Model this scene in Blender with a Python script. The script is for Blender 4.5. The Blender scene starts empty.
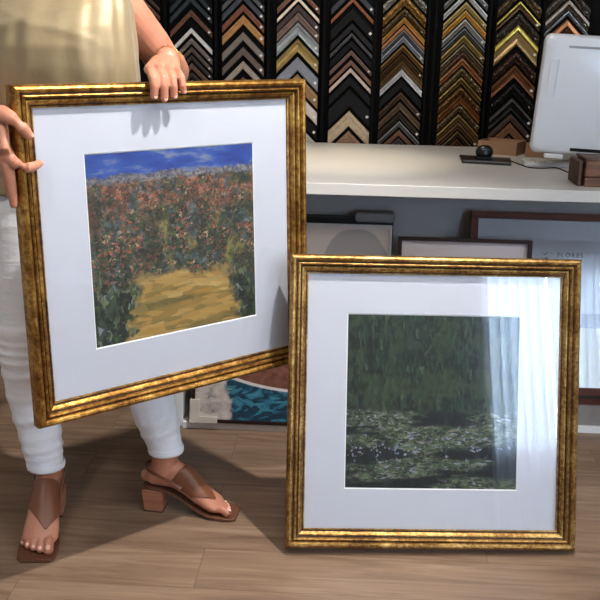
import bpy, math, random
from mathutils import Vector, Matrix
from math import sin, cos, pi, radians, sqrt, tan
random.seed(7)
sc = bpy.context.scene
C = sc.collection

# ------------------------------------------------------------------ camera
FPX = 915.0; CAMH = 1.40
PIT, ROL, YAW = radians(16.4), radians(1.2), radians(3.0)
fw = Vector((-sin(YAW)*cos(PIT), cos(YAW)*cos(PIT), -sin(PIT)))
rt = Vector((cos(YAW), sin(YAW), 0)); up = rt.cross(fw)
rt, up = rt*cos(ROL)+up*sin(ROL), up*cos(ROL)-rt*sin(ROL)
cd = bpy.data.cameras.new('camera'); cam = bpy.data.objects.new('camera', cd); C.objects.link(cam)
cam.matrix_world = Matrix(((rt.x, up.x, -fw.x, 0), (rt.y, up.y, -fw.y, 0), (rt.z, up.z, -fw.z, CAMH), (0, 0, 0, 1)))
cd.sensor_width = 36; cd.lens = 36*FPX/600; cd.clip_start = 0.02
sc.camera = cam
def on_y(x, y, Y):
    d = fw+rt*((x-300)/FPX)+up*((300-y)/FPX)
    return Vector((0, 0, CAMH))+d*(Y/d.y)

# ------------------------------------------------------------------ objects
def tag(o, label=None, cat=None, group=None, kind=None):
    if label: o['label'] = label
    if cat: o['category'] = cat
    if group: o['group'] = group
    if kind: o['kind'] = kind
    return o
def empty(name, loc=(0, 0, 0), rot=(0, 0, 0), parent=None):
    o = bpy.data.objects.new(name, None); C.objects.link(o)
    o.location = loc; o.rotation_euler = rot; o.empty_display_size = .05
    if parent: o.parent = parent
    return o
class MB:
    def __init__(s): s.v = []; s.f = []; s.mi = []
    def add(s, v, f, mi=0):
        n = len(s.v); s.v += [tuple(p) for p in v]; s.f += [tuple(i+n for i in q) for q in f]; s.mi += [mi]*len(f); return s
    def box(s, x0, x1, y0, y1, z0, z1, mi=0):
        v = [(x, y, z) for z in (z0, z1) for y in (y0, y1) for x in (x0, x1)]
        return s.add(v, [(0, 2, 3, 1), (4, 5, 7, 6), (0, 1, 5, 4), (2, 6, 7, 3), (0, 4, 6, 2), (1, 3, 7, 5)], mi)
    def loft(s, rings, cap=True, close=True, mi=0):
        n = len(rings[0]); v = [p for r in rings for p in r]; f = []
        for i in range(len(rings)-1):
            for j in range(n if close else n-1):
                k = (j+1) % n
                f.append((i*n+j, i*n+k, (i+1)*n+k, (i+1)*n+j))
        if cap: f += [tuple(range(n-1, -1, -1)), tuple((len(rings)-1)*n+j for j in range(n))]
        return s.add(v, f, mi)
    def tube(s, pts, n=16, ends=True, ref=None, mi=0):
        """pts: (centre, ra, rb). ra lies along the ref axis, rb across; rounded ends"""
        P = [Vector(p[0]) for p in pts]; rings = []
        def frame(i):
            a = P[max(i-1, 0)]; b = P[min(i+1, len(P)-1)]; t = (b-a).normalized()
            r = Vector(ref) if ref is not None else (Vector((1, 0, 0)) if abs(t.x) < .8 else Vector((0, 1, 0)))
            u = (r-t*r.dot(t)).normalized(); return t, u, t.cross(u)
        def ring(c, u, w, ra, rb): return [c+u*(ra*cos(2*pi*j/n))+w*(rb*sin(2*pi*j/n)) for j in range(n)]
        for i, p in enumerate(pts):
            t, u, w = frame(i); ra = p[1]; rb = p[2] if len(p) > 2 else p[1]
            if i == 0 and ends:
                for a in (80, 60, 40, 20): rings.append(ring(P[0]-t*min(ra, rb)*sin(radians(a)), u, w, ra*cos(radians(a)), rb*cos(radians(a))))
            rings.append(ring(P[i], u, w, ra, rb))
            if i == len(pts)-1 and ends:
                for a in (20, 40, 60, 80): rings.append(ring(P[i]+t*min(ra, rb)*sin(radians(a)), u, w, ra*cos(radians(a)), rb*cos(radians(a))))
        return s.loft(rings, mi=mi)
    def ball(s, c, rx, ry, rz, n=16, mi=0):
        c = Vector(c); rings = []
        for i in range(1, n//2):
            a = -pi/2+pi*i/(n//2)
            rings.append([c+Vector((rx*cos(a)*cos(2*pi*j/n), ry*cos(a)*sin(2*pi*j/n), rz*sin(a))) for j in range(n)])
        return s.loft(rings, mi=mi)
    def build(s, name, m, parent=None, smooth=False, bevel=0, seg=2, angle=35, loc=None, rot=None):
        me = bpy.data.meshes.new(name); me.from_pydata(s.v, [], s.f)
        for k in (m if isinstance(m, (list, tuple)) else [m]): me.materials.append(k)
        for p, i in zip(me.polygons, s.mi): p.material_index = i; p.use_smooth = smooth or bevel > 0
        me.update()
        o = bpy.data.objects.new(name, me); C.objects.link(o)
        if parent: o.parent = parent
        if loc: o.location = loc
        if rot: o.rotation_euler = rot
        if bevel > 0:
            b = o.modifiers.new('bevel', 'BEVEL'); b.width = bevel; b.segments = seg; b.limit_method = 'ANGLE'; b.angle_limit = radians(30)
            b.harden_normals = True
        return o
def remesh(o, vox, smooth=4, fac=.5):
    r = o.modifiers.new('skin', 'REMESH'); r.mode = 'VOXEL'; r.voxel_size = vox; r.use_smooth_shade = True
    if smooth: q = o.modifiers.new('smooth', 'SMOOTH'); q.iterations = smooth; q.factor = fac

# ------------------------------------------------------------------ materials
class NT:
    def __init__(s, name):
        s.m = bpy.data.materials.new(name); s.m.use_nodes = True; s.t = s.m.node_tree
        s.t.nodes.clear(); s.out = s.t.nodes.new('ShaderNodeOutputMaterial')
    def n(s, typ, **kw):
        nd = s.t.nodes.new(typ)
        for k, v in kw.items():
            if k.startswith('_'): setattr(nd, k[1:], v)
        for k, v in kw.items():
            if k.startswith('_'): continue
            key = int(k[1:]) if k[0] == 'i' and k[1:].isdigit() else k.replace('__', ' ')
            if hasattr(v, 'bl_idname') and hasattr(v, 'is_output'): s.t.links.new(v, nd.inputs[key])
            else:
                if isinstance(v, (tuple, list)) and len(v) == 3 and nd.inputs[key].type == 'RGBA': v = (*v, 1)
                nd.inputs[key].default_value = v
        return nd
    def link(s, a, b): s.t.links.new(a, b)
    def co(s, kind='Object', scale=(1, 1, 1), loc=(0, 0, 0), rot=(0, 0, 0)):
        t = s.n('ShaderNodeTexCoord'); mp = s.n('ShaderNodeMapping', Vector=t.outputs[kind], Scale=scale, Location=loc, Rotation=rot); return mp.outputs[0]
    def noise(s, vec, scale, detail=3, rough=.5, dist=0, col=False):
        nd = s.n('ShaderNodeTexNoise', Vector=vec, Scale=scale, Detail=detail, Roughness=rough, Distortion=dist)
        return nd.outputs['Color' if col else 'Fac']
    def ramp(s, f, stops, interp='LINEAR'):
        r = s.n('ShaderNodeValToRGB', Fac=f); cr = r.color_ramp; cr.interpolation = interp
        while len(cr.elements) < len(stops): cr.elements.new(.5)
        for e, (p, c) in zip(cr.elements, stops): e.position = p; e.color = (*c, 1) if len(c) == 3 else c
        return r.outputs[0]
    def math(s, op, a, b=0.0, clamp=False):
        nd = s.n('ShaderNodeMath', _operation=op, i0=a, i1=b); nd.use_clamp = clamp; return nd.outputs[0]
    def mix(s, f, a, b, mode='MIX'):
        nd = s.t.nodes.new('ShaderNodeMix'); nd.data_type = 'RGBA'; nd.blend_type = mode
        for i, v in ((0, f), (6, a), (7, b)):
            if hasattr(v, 'is_output'): s.link(v, nd.inputs[i])
            else: nd.inputs[i].default_value = (*v, 1) if isinstance(v, (tuple, list)) and len(v) == 3 else v
        return nd.outputs[2]
    def step(s, v, lo, hi):
        nd = s.n('ShaderNodeMapRange', Value=v); nd.inputs[1].default_value = lo; nd.inputs[2].default_value = hi; nd.interpolation_type = 'SMOOTHSTEP'; return nd.outputs[0]
    def bump(s, h, st, dist=.002):
        return s.n('ShaderNodeBump', Height=h, Strength=st, Distance=dist).outputs[0]
    def pbr(s, color, rough=.5, metal=0., normal=None, **kw):
        b = s.n('ShaderNodeBsdfPrincipled'); 
        for k, v in (('Base Color', color), ('Roughness', rough), ('Metallic', metal), ('Normal', normal), *kw.items()):
            if v is None: continue
            k = k.replace('__', ' ')
            if hasattr(v, 'is_output'): s.link(v, b.inputs[k])
            else: b.inputs[k].default_value = (*v, 1) if isinstance(v, (tuple, list)) and len(v) == 3 and b.inputs[k].type == 'RGBA' else v
        s.link(b.outputs[0], s.out.inputs[0]); return s.m
def S(r, g, b):
    f = lambda c: (c/255/12.92) if c <= 10.31 else ((c/255+.055)/1.055)**2.4
    return (f(r), f(g), f(b))
def simple(name, col, rough=.5, metal=0., var=.08, scale=25, bump=0., bscale=120, **kw):
    t = NT(name); v = t.co()
    n = t.noise(v, scale, 4)
    d = tuple(c*(1-var) for c in col); l = tuple(min(1, c*(1+var)) for c in col)
    c = t.ramp(n, [(.3, d), (.7, l)])
    nm = t.bump(t.noise(v, bscale, 3), bump, .001) if bump else None
    return t.pbr(c, rough, metal, nm, **kw)
def wood(name, c1, c2, scale=(4, 60, 60), rough=.5, n=1.0, **kw):
    t = NT(name); v = t.co(scale=scale)
    g = t.noise(v, n, 6, .6, .6)
    c = t.ramp(g, [(.3, c1), (.7, c2)])
    return t.pbr(c, rough, 0, t.bump(g, .15, .001), **kw)

def floor_mat():
    t = NT('oak_laminate'); v = t.co()
    br = t.n('ShaderNodeTexBrick', Vector=t.co(scale=(1, 1, 1), loc=(.37, .03, 0)), Scale=1.0, Color1=(.35, .35, .35), Color2=(.65, .65, .65), Mortar=(0, 0, 0))
    br.inputs['Mortar Size'].default_value = .0012; br.inputs['Brick Width'].default_value = 1.25; br.inputs['Row Height'].default_value = .19
    br.inputs['Bias'].default_value = 0; br.offset = .37; br.offset_frequency = 2
    off = t.n('ShaderNodeVectorMath', _operation='ADD', i0=t.co(scale=(1.3, 16, 1)), i1=t.n('ShaderNodeVectorMath', _operation='SCALE', i0=br.outputs['Color'], Scale=30.0).outputs[0]).outputs[0]
    g = t.noise(off, 1.6, 8, .62, .9)
    off2 = t.n('ShaderNodeVectorMath', _operation='ADD', i0=t.co(scale=(5, 110, 1)), i1=br.outputs['Color']).outputs[0]
    g2 = t.noise(off2, 2.0, 5, .6, .2)
    c = t.ramp(g, [(.25, S(96, 74, 57)), (.5, S(136, 111, 90)), (.75, S(164, 139, 115))])
    c = t.mix(t.math('MULTIPLY', g2, .45), c, S(96, 70, 54))
    c = t.mix(.20, c, br.outputs['Color'], 'OVERLAY')
    c = t.mix(t.math('MULTIPLY', br.outputs['Fac'], .45), c, S(70, 52, 40))
    return t.pbr(c, t.ramp(g2, [(.3, (.36,)*3), (.7, (.50,)*3)]), 0, t.bump(g2, .12, .0006))

def gold_mat(name, sc_=1.0, dark=S(66, 38, 14), mid=S(140, 96, 40), light=S(214, 172, 92), rough=.33):
    t = NT(name); v = t.co()
    a = t.noise(v, 60*sc_, 6, .7, .5); b = t.noise(t.co(scale=(12, 12, 12)), 1, 3); d = t.noise(v, 320*sc_, 3, .6)
    f = t.math('ADD', t.math('MULTIPLY', a, .65), t.math('MULTIPLY', b, .35))
    c = t.ramp(f, [(.33, dark), (.47, mid), (.66, light)])
    c = t.mix(t.step(d, .60, .70), c, S(52, 26, 12))
    return t.pbr(c, t.ramp(a, [(.3, (.48,)*3), (.7, (rough,)*3)]), .85, t.bump(t.math('ADD', a, d), .25, .0012))

def glass_mat():
    t = NT('picture_glass')
    tr = t.n('ShaderNodeBsdfTransparent', Color=(.985, .99, .99)); gl = t.n('ShaderNodeBsdfGlossy', Color=(1, 1, 1), Roughness=.015)
    bf = t.n('ShaderNodeNewGeometry').outputs['Backfacing']
    fr = t.n('ShaderNodeFresnel', IOR=t.math('ADD', 1.38, t.math('MULTIPLY', bf, 1/1.38-1.38)))   # same reflectance at both faces of the thin pane
    mx = t.n('ShaderNodeMixShader', Fac=fr.outputs[0]); t.link(tr.outputs[0], mx.inputs[1]); t.link(gl.outputs[0], mx.inputs[2])
    t.link(mx.outputs[0], t.out.inputs[0]); return t.m
def emit(name, col, st):
    t = NT(name); e = t.n('ShaderNodeEmission', Color=col, Strength=st); t.link(e.outputs[0], t.out.inputs[0]); return t.m

M = {}
M['floor'] = floor_mat()
M['wall'] = simple('plaster', S(205, 203, 200), .9, bump=.1)
M['darkwall'] = simple('black_display_wall', S(10, 9, 9), .85, **{'Specular IOR Level': .15})
M['ceiling'] = simple('ceiling_paint', S(225, 224, 222), .9)
M['gold'] = gold_mat('antique_gold_leaf')
M['gold2'] = gold_mat('speckled_gold_leaf', 1.5, S(66, 42, 22), S(142, 104, 54), S(212, 178, 112), .4)
M['glass'] = glass_mat()
M['mat'] = simple('white_mat_board', S(190, 191, 200), .85, var=.01, bump=.05, bscale=900)
M['matcore'] = simple('mat_bevel', S(225, 225, 222), .8, var=.01)
M['backing'] = simple('brown_backing', S(120, 92, 66), .8)
M['white'] = simple('white_laminate', S(200, 195, 188), .38, var=.02, scale=6)
M['greypanel'] = simple('grey_laminate', S(164, 160, 157), .6, var=.03, scale=4)
M['whiteboard'] = simple('white_base', S(226, 224, 224), .5, var=.02)
M['skin'] = None
def skin_mat(name, col, red):
    t = NT(name); v = t.co()
    n = t.noise(v, 14, 5); n2 = t.noise(v, 260, 3)
    c = t.ramp(n, [(.35, col), (.7, red)])
    return t.pbr(c, .45, 0, t.bump(n2, .12, .0006), **{'Subsurface Weight': .12, 'Subsurface Radius': (.012, .005, .003), 'Subsurface Scale': 1.0})
M['skin'] = skin_mat('skin', S(190, 132, 104), S(172, 110, 86))
M['nail'] = simple('nail', S(228, 176, 160), .2, var=.03)

# ------------------------------------------------------------------ the room
X0, X1, Y0, Y1, ZC = -2.3, 3.3, -2.4, 4.28, 2.8
def struct(name, mb, m, **kw): return tag(mb.build(name, m, **kw), kind='structure')
struct('floor', MB().box(X0-.1, X1+.1, Y0-.1, Y1+.1, -.08, 0), M['floor'])
struct('ceiling', MB().box(X0-.1, X1+.1, Y0-.1, Y1+.1, ZC, ZC+.08), M['ceiling'])
struct('wall_left', MB().box(X0-.1, X0, Y0-.1, Y1+.1, 0, ZC), M['wall'])
VY0, VY1, VZ0, VZ1 = -.6, 1.5, 1.15, 2.5
w = MB().box(X1, X1+.1, Y0-.1, VY0, 0, ZC).box(X1, X1+.1, VY1, Y1+.1, 0, ZC).box(X1, X1+.1, VY0, VY1, 0, VZ0).box(X1, X1+.1, VY0, VY1, VZ1, ZC)
struct('wall_right', w, M['wall'])
wf = MB().box(X1+.02, X1+.08, VY0, VY0+.05, VZ0, VZ1).box(X1+.02, X1+.08, VY1-.05, VY1, VZ0, VZ1).box(X1+.02, X1+.08, VY0, VY1, VZ0, VZ0+.05).box(X1+.02, X1+.08, VY0, VY1, VZ1-.05, VZ1)
added_win = struct('added_side_window', wf, M['white'])  # unseen window, added in the right wall to let side light in
MB().box(X1+.047, X1+.053, VY0+.05, VY1-.05, VZ0+.05, VZ1-.05).build('pane', M['glass'], added_win)
struct('wall_back', MB().box(X0, X1, Y1, Y1+.1, 0, ZC), M['darkwall'])
# wall behind the photographer with the shop window
WX0, WX1, WZ0, WZ1 = 2.0, 3.1, .75, 2.5
w = MB().box(X0, WX0, Y0-.1, Y0, 0, ZC).box(WX1, X1, Y0-.1, Y0, 0, ZC).box(WX0, WX1, Y0-.1, Y0, 0, WZ0).box(WX0, WX1, Y0-.1, Y0, WZ1, ZC)
struct('wall_front', w, simple('grey_plaster', S(140, 137, 134), .9))
wf = MB().box(WX0, WX0+.05, Y0-.08, Y0-.02, WZ0, WZ1).box(WX1-.05, WX1, Y0-.08, Y0-.02, WZ0, WZ1).box(WX0, WX1, Y0-.08, Y0-.02, WZ0, WZ0+.05).box(WX0, WX1, Y0-.08, Y0-.02, WZ1-.05, WZ1)
win = struct('window_1', wf, M['white'])
MB().box(WX0+.05, WX1-.05, Y0-.055, Y0-.049, WZ0+.05, WZ1-.05).build('pane', M['glass'], win)
struct('baseboard_front', MB().box(X0, X1, Y0, Y0+.015, 0, .09), M['whiteboard'])
struct('baseboard_left', MB().box(X0, X0+.015, Y0+.015, Y1, 0, .09), M['whiteboard'])
struct('baseboard_right', MB().box(X1-.015, X1, Y0+.015, Y1, 0, .09), M['whiteboard'])
# sheer curtain
t = NT('sheer_curtain')
tl = t.n('ShaderNodeBsdfTranslucent', Color=(.92, .94, 1)); df = t.n('ShaderNodeBsdfDiffuse', Color=(.9, .92, .97)); tp = t.n('ShaderNodeBsdfTransparent', Color=(1, 1, 1))
m1 = t.n('ShaderNodeMixShader', Fac=.4); t.link(tl.outputs[0], m1.inputs[1]); t.link(df.outputs[0], m1.inputs[2])
m2 = t.n('ShaderNodeMixShader', Fac=.06); t.link(m1.outputs[0], m2.inputs[1]); t.link(tp.outputs[0], m2.inputs[2])
t.link(m2.outputs[0], t.out.inputs[0]); M['sheer'] = t.m
def curtain(x0, x1, n, label):
    ring0, ring1 = [], []
    N = 160; v = []; f = []
    for k, z in enumerate([.06+.2*i for i in range(13)]+[2.6]):
        for i in range(N+1):
            u = i/N; x = x0+(x1-x0)*u
            v.append((x, Y0+.12+.05*sin(u*n*2*pi+.6*sin(z*1.3))+.012*sin(u*n*5.1*pi), z))
    R = 14
    for k in range(R-1):
        for i in range(N): a = k*(N+1)+i; f.append((a, a+1, a+N+2, a+N+1))
    o = MB().add(v, f).build('curtain', M['sheer'], smooth=True); tag(o, label, 'curtain')
    return o
curtain(1.98, 2.52, 6, 'sheer white curtain hanging at the inner side of the shop window')
curtain(2.55, 3.16, 7, 'sheer white curtain hanging at the outer side of the shop window, near the wall')
rod = MB().tube([((1.9, Y0+.12, 2.62), .012), ((3.2, Y0+.12, 2.62), .012)]).build('curtain_rod', simple('rod_steel', S(120, 120, 120), .3, 1), smooth=True)
tag(rod, 'thin steel rod carrying the sheer curtains above the window', 'curtain rod')

# ------------------------------------------------------------------ lights
def light(name, typ, loc, target, energy, col, **kw):
    ld = bpy.data.lights.new(name, typ); ld.energy = energy; ld.color = col
    for k, v in kw.items(): setattr(ld, k, v)
    o = bpy.data.objects.new(name, ld); C.objects.link(o); o.location = loc
    o.rotation_euler = (Vector(target)-Vector(loc)).to_track_quat('-Z', 'Y').to_euler(); return o
light('added_side_light', 'AREA', (X1+.35, .45, 1.95), (-.3, 2.4, .8), 40, (.92, .96, 1), shape='RECTANGLE', size=2.0, size_y=1.3)  # added side light outside the unseen right-wall window, brightens the held mat
light('window_daylight', 'AREA', ((WX0+WX1)/2, Y0-.35, 1.65), ((WX0+WX1)/2, 1, 1.3), 300, (.62, .81, 1), shape='RECTANGLE', size=1.3, size_y=1.8)
lamp_m = emit('lamp_face', (1, .95, .88), 6); cream = simple('lamp_housing', S(235, 235, 232), .4)
def downlight(x, y, label, e, col, tgt, size, blend=.6, r=.03):
    c = empty('ceiling_spotlight', (x, y, ZC)); tag(c, label, 'lamp')
    MB().tube([((0, 0, 0), .05), ((0, 0, -.012), .05)], ends=False, n=24).build('canopy', cream, c, smooth=False)
    d = (Vector(tgt)-Vector((x, y, ZC-.1))).normalized()
    p0 = Vector((0, 0, -.10)); 
    MB().tube([((0, 0, -.012), .008), (p0, .008)], n=10).build('stem', cream, c)
    rr = []
    a, b = p0-d*.05, p0+d*.05
    u = d.orthogonal().normalized(); w_ = d.cross(u)
    ring = lambda c_, r_: [c_+u*r_*cos(2*pi*j/24)+w_*r_*sin(2*pi*j/24) for j in range(24)]
    MB().loft([ring(a, .02), ring(a, .036), ring(b, .04), ring(b, .034), ring(b-d*.012, .032)], cap=True).build('lamp_head', cream, c)
    MB().loft([ring(b-d*.010, .030), ring(b-d*.008, .030)]).build('bulb_face', lamp_m, c)
    l = light('spot_lamp', 'SPOT', Vector((x, y, ZC))+p0+d*.10, tgt, e, col, spot_size=radians(size), spot_blend=blend, shadow_soft_size=r)
warm = (1, .93, .84)
downlight(.46, 2.06, 'white ceiling spotlight aimed at the held picture', 250, (1, .97, .94), (-.40, 2.3, .9), 84, .8, .035)
downlight(-.02, 3.15, 'white ceiling spotlight over the bright patch of the worktop', 120, (1, .88, .68), (-.02, 3.65, .9), 34, 1, .05)
downlight(.1, 2.85, 'white ceiling spotlight washing the moulding samples', 48, warm, (.4, 4.25, 1.15), 75, 1, .05)
downlight(-.9, 3.1, 'white ceiling spotlight behind the woman, towards the samples', 30, warm, (-.6, 4.25, 1.2), 75, 1, .05)
downlight(-.9, .9, 'white ceiling spotlight in front of the woman', 50, (1, .95, .9), (-.75, 2.3, .3), 75, 1, .08)
def added_panel(x, y, e, label):  # added fill panels on the unseen ceiling, placed clear of the glass reflections
    c = empty('added_fill_panel', (x, y, ZC)); tag(c, label, 'lamp')
    MB().box(-.62, .62, -.32, .32, -.03, 0).build('panel_frame', cream, c, bevel=.003)
    MB().box(-.60, .60, -.30, .30, -.032, -.0302).build('diffuser', lamp_m, c)
    light('added_fill_light', 'AREA', (x, y, ZC-.04), (x, y, 0), e, (.95, .97, 1), shape='RECTANGLE', size=1.2, size_y=.6)
added_panel(.2, .7, 12, 'added white rectangular ceiling fill panel above the photographer, beside the middle of the room')
added_panel(1.9, 1.2, 8, 'added white rectangular ceiling fill panel nearer the right-hand wall')
wd = bpy.data.worlds.new('world'); sc.world = wd; wd.use_nodes = True
bg = wd.node_tree.nodes['Background']; bg.inputs[0].default_value = (.75, .87, 1, 1); bg.inputs[1].default_value = 1.2

# ------------------------------------------------------------------ gilded frames
PROF = [(0, 0), (0, .026), (.0015, .032), (.005, .0375), (.010, .040), (.015, .0385), (.0185, .034), (.0195, .029), (.0215, .029), (.0225, .0325), (.0255, .0345), (.0285, .033), (.0300, .029), (.0305, .0235), (.0330, .0215), (.0345, .0245), (.038, .024), (.042, .021), (.0445, .0185), (.0455, .0145), (.0480, .0140), (.0495, .0160), (.052, .0155), (.052, .004), (.046, .004), (.046, 0)]
GROOVE = (7, 13, 19)
M['wash'] = simple('dark_brown_wash', S(58, 34, 18), .5, .3, var=.3, scale=200)
def moulding(W, H, prof, name, m, parent, smooth=True):
    """mitred frame, local x = across, z = up, front towards -y, back at y=0, origin at centre"""
    cs = [(-1, -1), (1, -1), (1, 1), (-1, 1)]; rings = []
    mb = MB()
    n = len(prof)
    for k in range(4):
        (ax, az), (bx, bz) = cs[k], cs[(k+1) % 4]
        r = []
        for (sx, sz) in ((ax, az), (bx, bz)):
            r.append([(sx*(W/2-w), -h, sz*(H/2-w)) for (w, h) in prof])
        # subdivide a little so shading stays even
        n0 = len(mb.f); mb.loft([r[0], r[1]], cap=False, close=True)
        if prof is PROF:
            for g_ in GROOVE: mb.mi[n0+g_] = 1
    o = mb.build(name, [m, M['wash']] if prof is PROF else m, parent, smooth=smooth)
    if smooth:
        e = o.modifiers.new('edge', 'EDGE_SPLIT'); e.split_angle = radians(28)
    return o
def print_plane(w, h, y, name, m, parent, z=0, t=.0012, x=0):
    return MB().box(x-w/2, x+w/2, y, y+t, z-h/2, z+h/2).build(name, m, parent)
def mat_board(W, H, w, h, y, parent, zoff=0, xoff=0, m=None):
    t_ = .003; mb = MB()
    o4 = [(-W/2, -H/2), (W/2, -H/2), (W/2, H/2), (-W/2, H/2)]
    i4 = [(xoff-w/2-t_, zoff-h/2-t_), (xoff+w/2+t_, zoff-h/2-t_), (xoff+w/2+t_, zoff+h/2+t_), (xoff-w/2-t_, zoff+h/2+t_)]
    j4 = [(xoff-w/2, zoff-h/2), (xoff+w/2, zoff-h/2), (xoff+w/2, zoff+h/2), (xoff-w/2, zoff+h/2)]
    for k in range(4):
        q = (k+1) % 4
        mb.add([(*a_, ) for a_ in [(o4[k][0], y, o4[k][1]), (o4[q][0], y, o4[q][1]), (i4[q][0], y, i4[q][1]), (i4[k][0], y, i4[k][1])]], [(0, 1, 2, 3)])
        mb.add([(i4[k][0], y, i4[k][1]), (i4[q][0], y, i4[q][1]), (j4[q][0], y+.002, j4[q][1]), (j4[k][0], y+.002, j4[k][1])], [(0, 1, 2, 3)], 1)
        mb.add([(o4[k][0], y+.002, o4[k][1]), (o4[q][0], y+.002, o4[q][1]), (j4[q][0], y+.002, j4[q][1]), (j4[k][0], y+.002, j4[k][1])], [(3, 2, 1, 0)])
    return mb.build('mat_board', [m or M['mat'], M['matcore']], parent)

def dabs(t, vec, scale, stops, jitter=1.0, stretch=(1, 1, 1)):
    """brush dabs: one flat colour per cell"""
    vv = t.n('ShaderNodeVectorMath', _operation='MULTIPLY', i0=vec, i1=stretch).outputs[0]
    nz = t.noise(vv, scale*.6, 2, .5, 0, True)
    vv = t.mix(.06, vv, nz)
    vo = t.n('ShaderNodeTexVoronoi', Vector=vv, Scale=scale); vo.inputs['Randomness'].default_value = jitter
    sep = t.n('ShaderNodeSeparateColor', Color=vo.outputs['Color']).outputs[0]
    return t.ramp(sep, stops, 'LINEAR'), vo.outputs['Distance']
def garden_art(w, h):
    t = NT('garden_print'); v = t.co(scale=(1/w, 1, 1/h), loc=(.5, 0, .5))
    xyz = t.n('ShaderNodeSeparateXYZ', Vector=v); x, z = xyz.outputs[0], xyz.outputs[2]
    n1 = t.noise(v, 5, 4, .6); n2 = t.noise(v, 14, 4, .6); nf = t.noise(v, 60, 3, .6)
    sky = t.ramp(t.noise(t.n('ShaderNodeVectorMath', _operation='MULTIPLY', i0=v, i1=(3, 1, 9)).outputs[0], 1.3, 4, .6), [(.40, S(22, 58, 158)), (.54, S(46, 92, 190)), (.66, S(150, 158, 175)), (.76, S(210, 200, 178))])
    far = t.ramp(nf, [(.3, S(30, 38, 80)), (.5, S(120, 118, 130)), (.7, S(180, 170, 160))])
    fol, _ = dabs(t, v, 80, [(0, S(20, 30, 24)), (.25, S(40, 62, 40)), (.42, S(74, 96, 62)), (.55, S(110, 120, 72)), (.66, S(44, 56, 50)), (.78, S(92, 108, 118)), (.85, S(165, 78, 50)), (.93, S(200, 104, 76)), (1, S(215, 190, 150))])
    red, _ = dabs(t, v, 95, [(0, S(60, 50, 40)), (.3, S(110, 76, 52)), (.5, S(84, 98, 60)), (.62, S(190, 92, 60)), (.8, S(216, 126, 92)), (1, S(140, 160, 150))])
    grn, _ = dabs(t, v, 55, [(0, S(14, 22, 20)), (.35, S(34, 62, 40)), (.55, S(72, 98, 54)), (.75, S(48, 62, 84)), (.9, S(120, 132, 88)), (1, S(150, 160, 168))], stretch=(1, 1, .6))
    och, _ = dabs(t, v, 26, [(0, S(196, 150, 70)), (.4, S(214, 172, 92)), (.6, S(178, 140, 70)), (.8, S(150, 128, 64)), (1, S(228, 190, 120))], stretch=(.45, 1, 1.8))
    clus = t.noise(v, 7, 3, .6)
    up_m = t.step(t.math('ADD', z, t.math('MULTIPLY', n1, .16)), .62, .80)
    c = t.mix(t.math('MULTIPLY', up_m, t.step(clus, .44, .56)), fol, red)
    blu, _ = dabs(t, v, 50, [(0, S(24, 36, 44)), (.4, S(70, 92, 104)), (.6, S(96, 120, 120)), (.8, S(40, 62, 56)), (1, S(150, 164, 170))])
    c = t.mix(t.math('MULTIPLY', t.step(t.noise(v, 9, 3, .6), .54, .62), .8), c, blu)
    yel, _ = dabs(t, v, 55, [(0, S(96, 96, 50)), (.4, S(140, 132, 70)), (.7, S(168, 150, 84)), (1, S(110, 120, 70))], stretch=(1, 1, .6))
    c = t.mix(t.math('MULTIPLY', t.step(t.noise(t.n('ShaderNodeVectorMath', _operation='MULTIPLY', i0=v, i1=(7, 1, 2.6)).outputs[0], 1.1, 3, .6), .55, .63), t.step(z, .75, .6)), c, yel)
    c = t.mix(t.step(t.math('ADD', z, t.math('MULTIPLY', n2, .12)), .42, .30), c, grn)
    dark = t.step(t.noise(v, 10, 4, .65), .52, .42); c = t.mix(t.math('MULTIPLY', dark, .6), c, S(24, 30, 30))
    ed = t.math('ADD', z, t.math('MULTIPLY', n2, .09))
    c = t.mix(t.step(ed, .885, .90), c, far); c = t.mix(t.step(ed, .925, .94), c, sky)
    # open sandy ground
    px = t.math('ABSOLUTE', t.math('SUBTRACT', x, t.math('ADD', .55, t.math('MULTIPLY', t.math('SUBTRACT', z, .2), .15))))
    wd_ = t.math('ADD', t.math('ADD', px, t.math('MULTIPLY', z, .28)), t.math('ADD', t.math('MULTIPLY', n2, .22), t.math('MULTIPLY', n1, .34)))
    m = t.math('MULTIPLY', t.step(wd_, .66, .60), t.step(t.math('ADD', z, t.math('ADD', t.math('MULTIPLY', n2, .14), t.math('MULTIPLY', n1, .20))), .52, .46))
    c = t.mix(m, c, och)
    sh = t.math('MULTIPLY', t.step(t.noise(t.n('ShaderNodeVectorMath', _operation='MULTIPLY', i0=v, i1=(1.5, 1, 9)).outputs[0], 1.6, 3), .54, .62), m)
    c = t.mix(t.math('MULTIPLY', sh, .6), c, S(96, 96, 50))
    c = t.mix(1.0, c, (.56, .56, .54), 'MULTIPLY')
    return t.pbr(c, .7)
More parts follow.
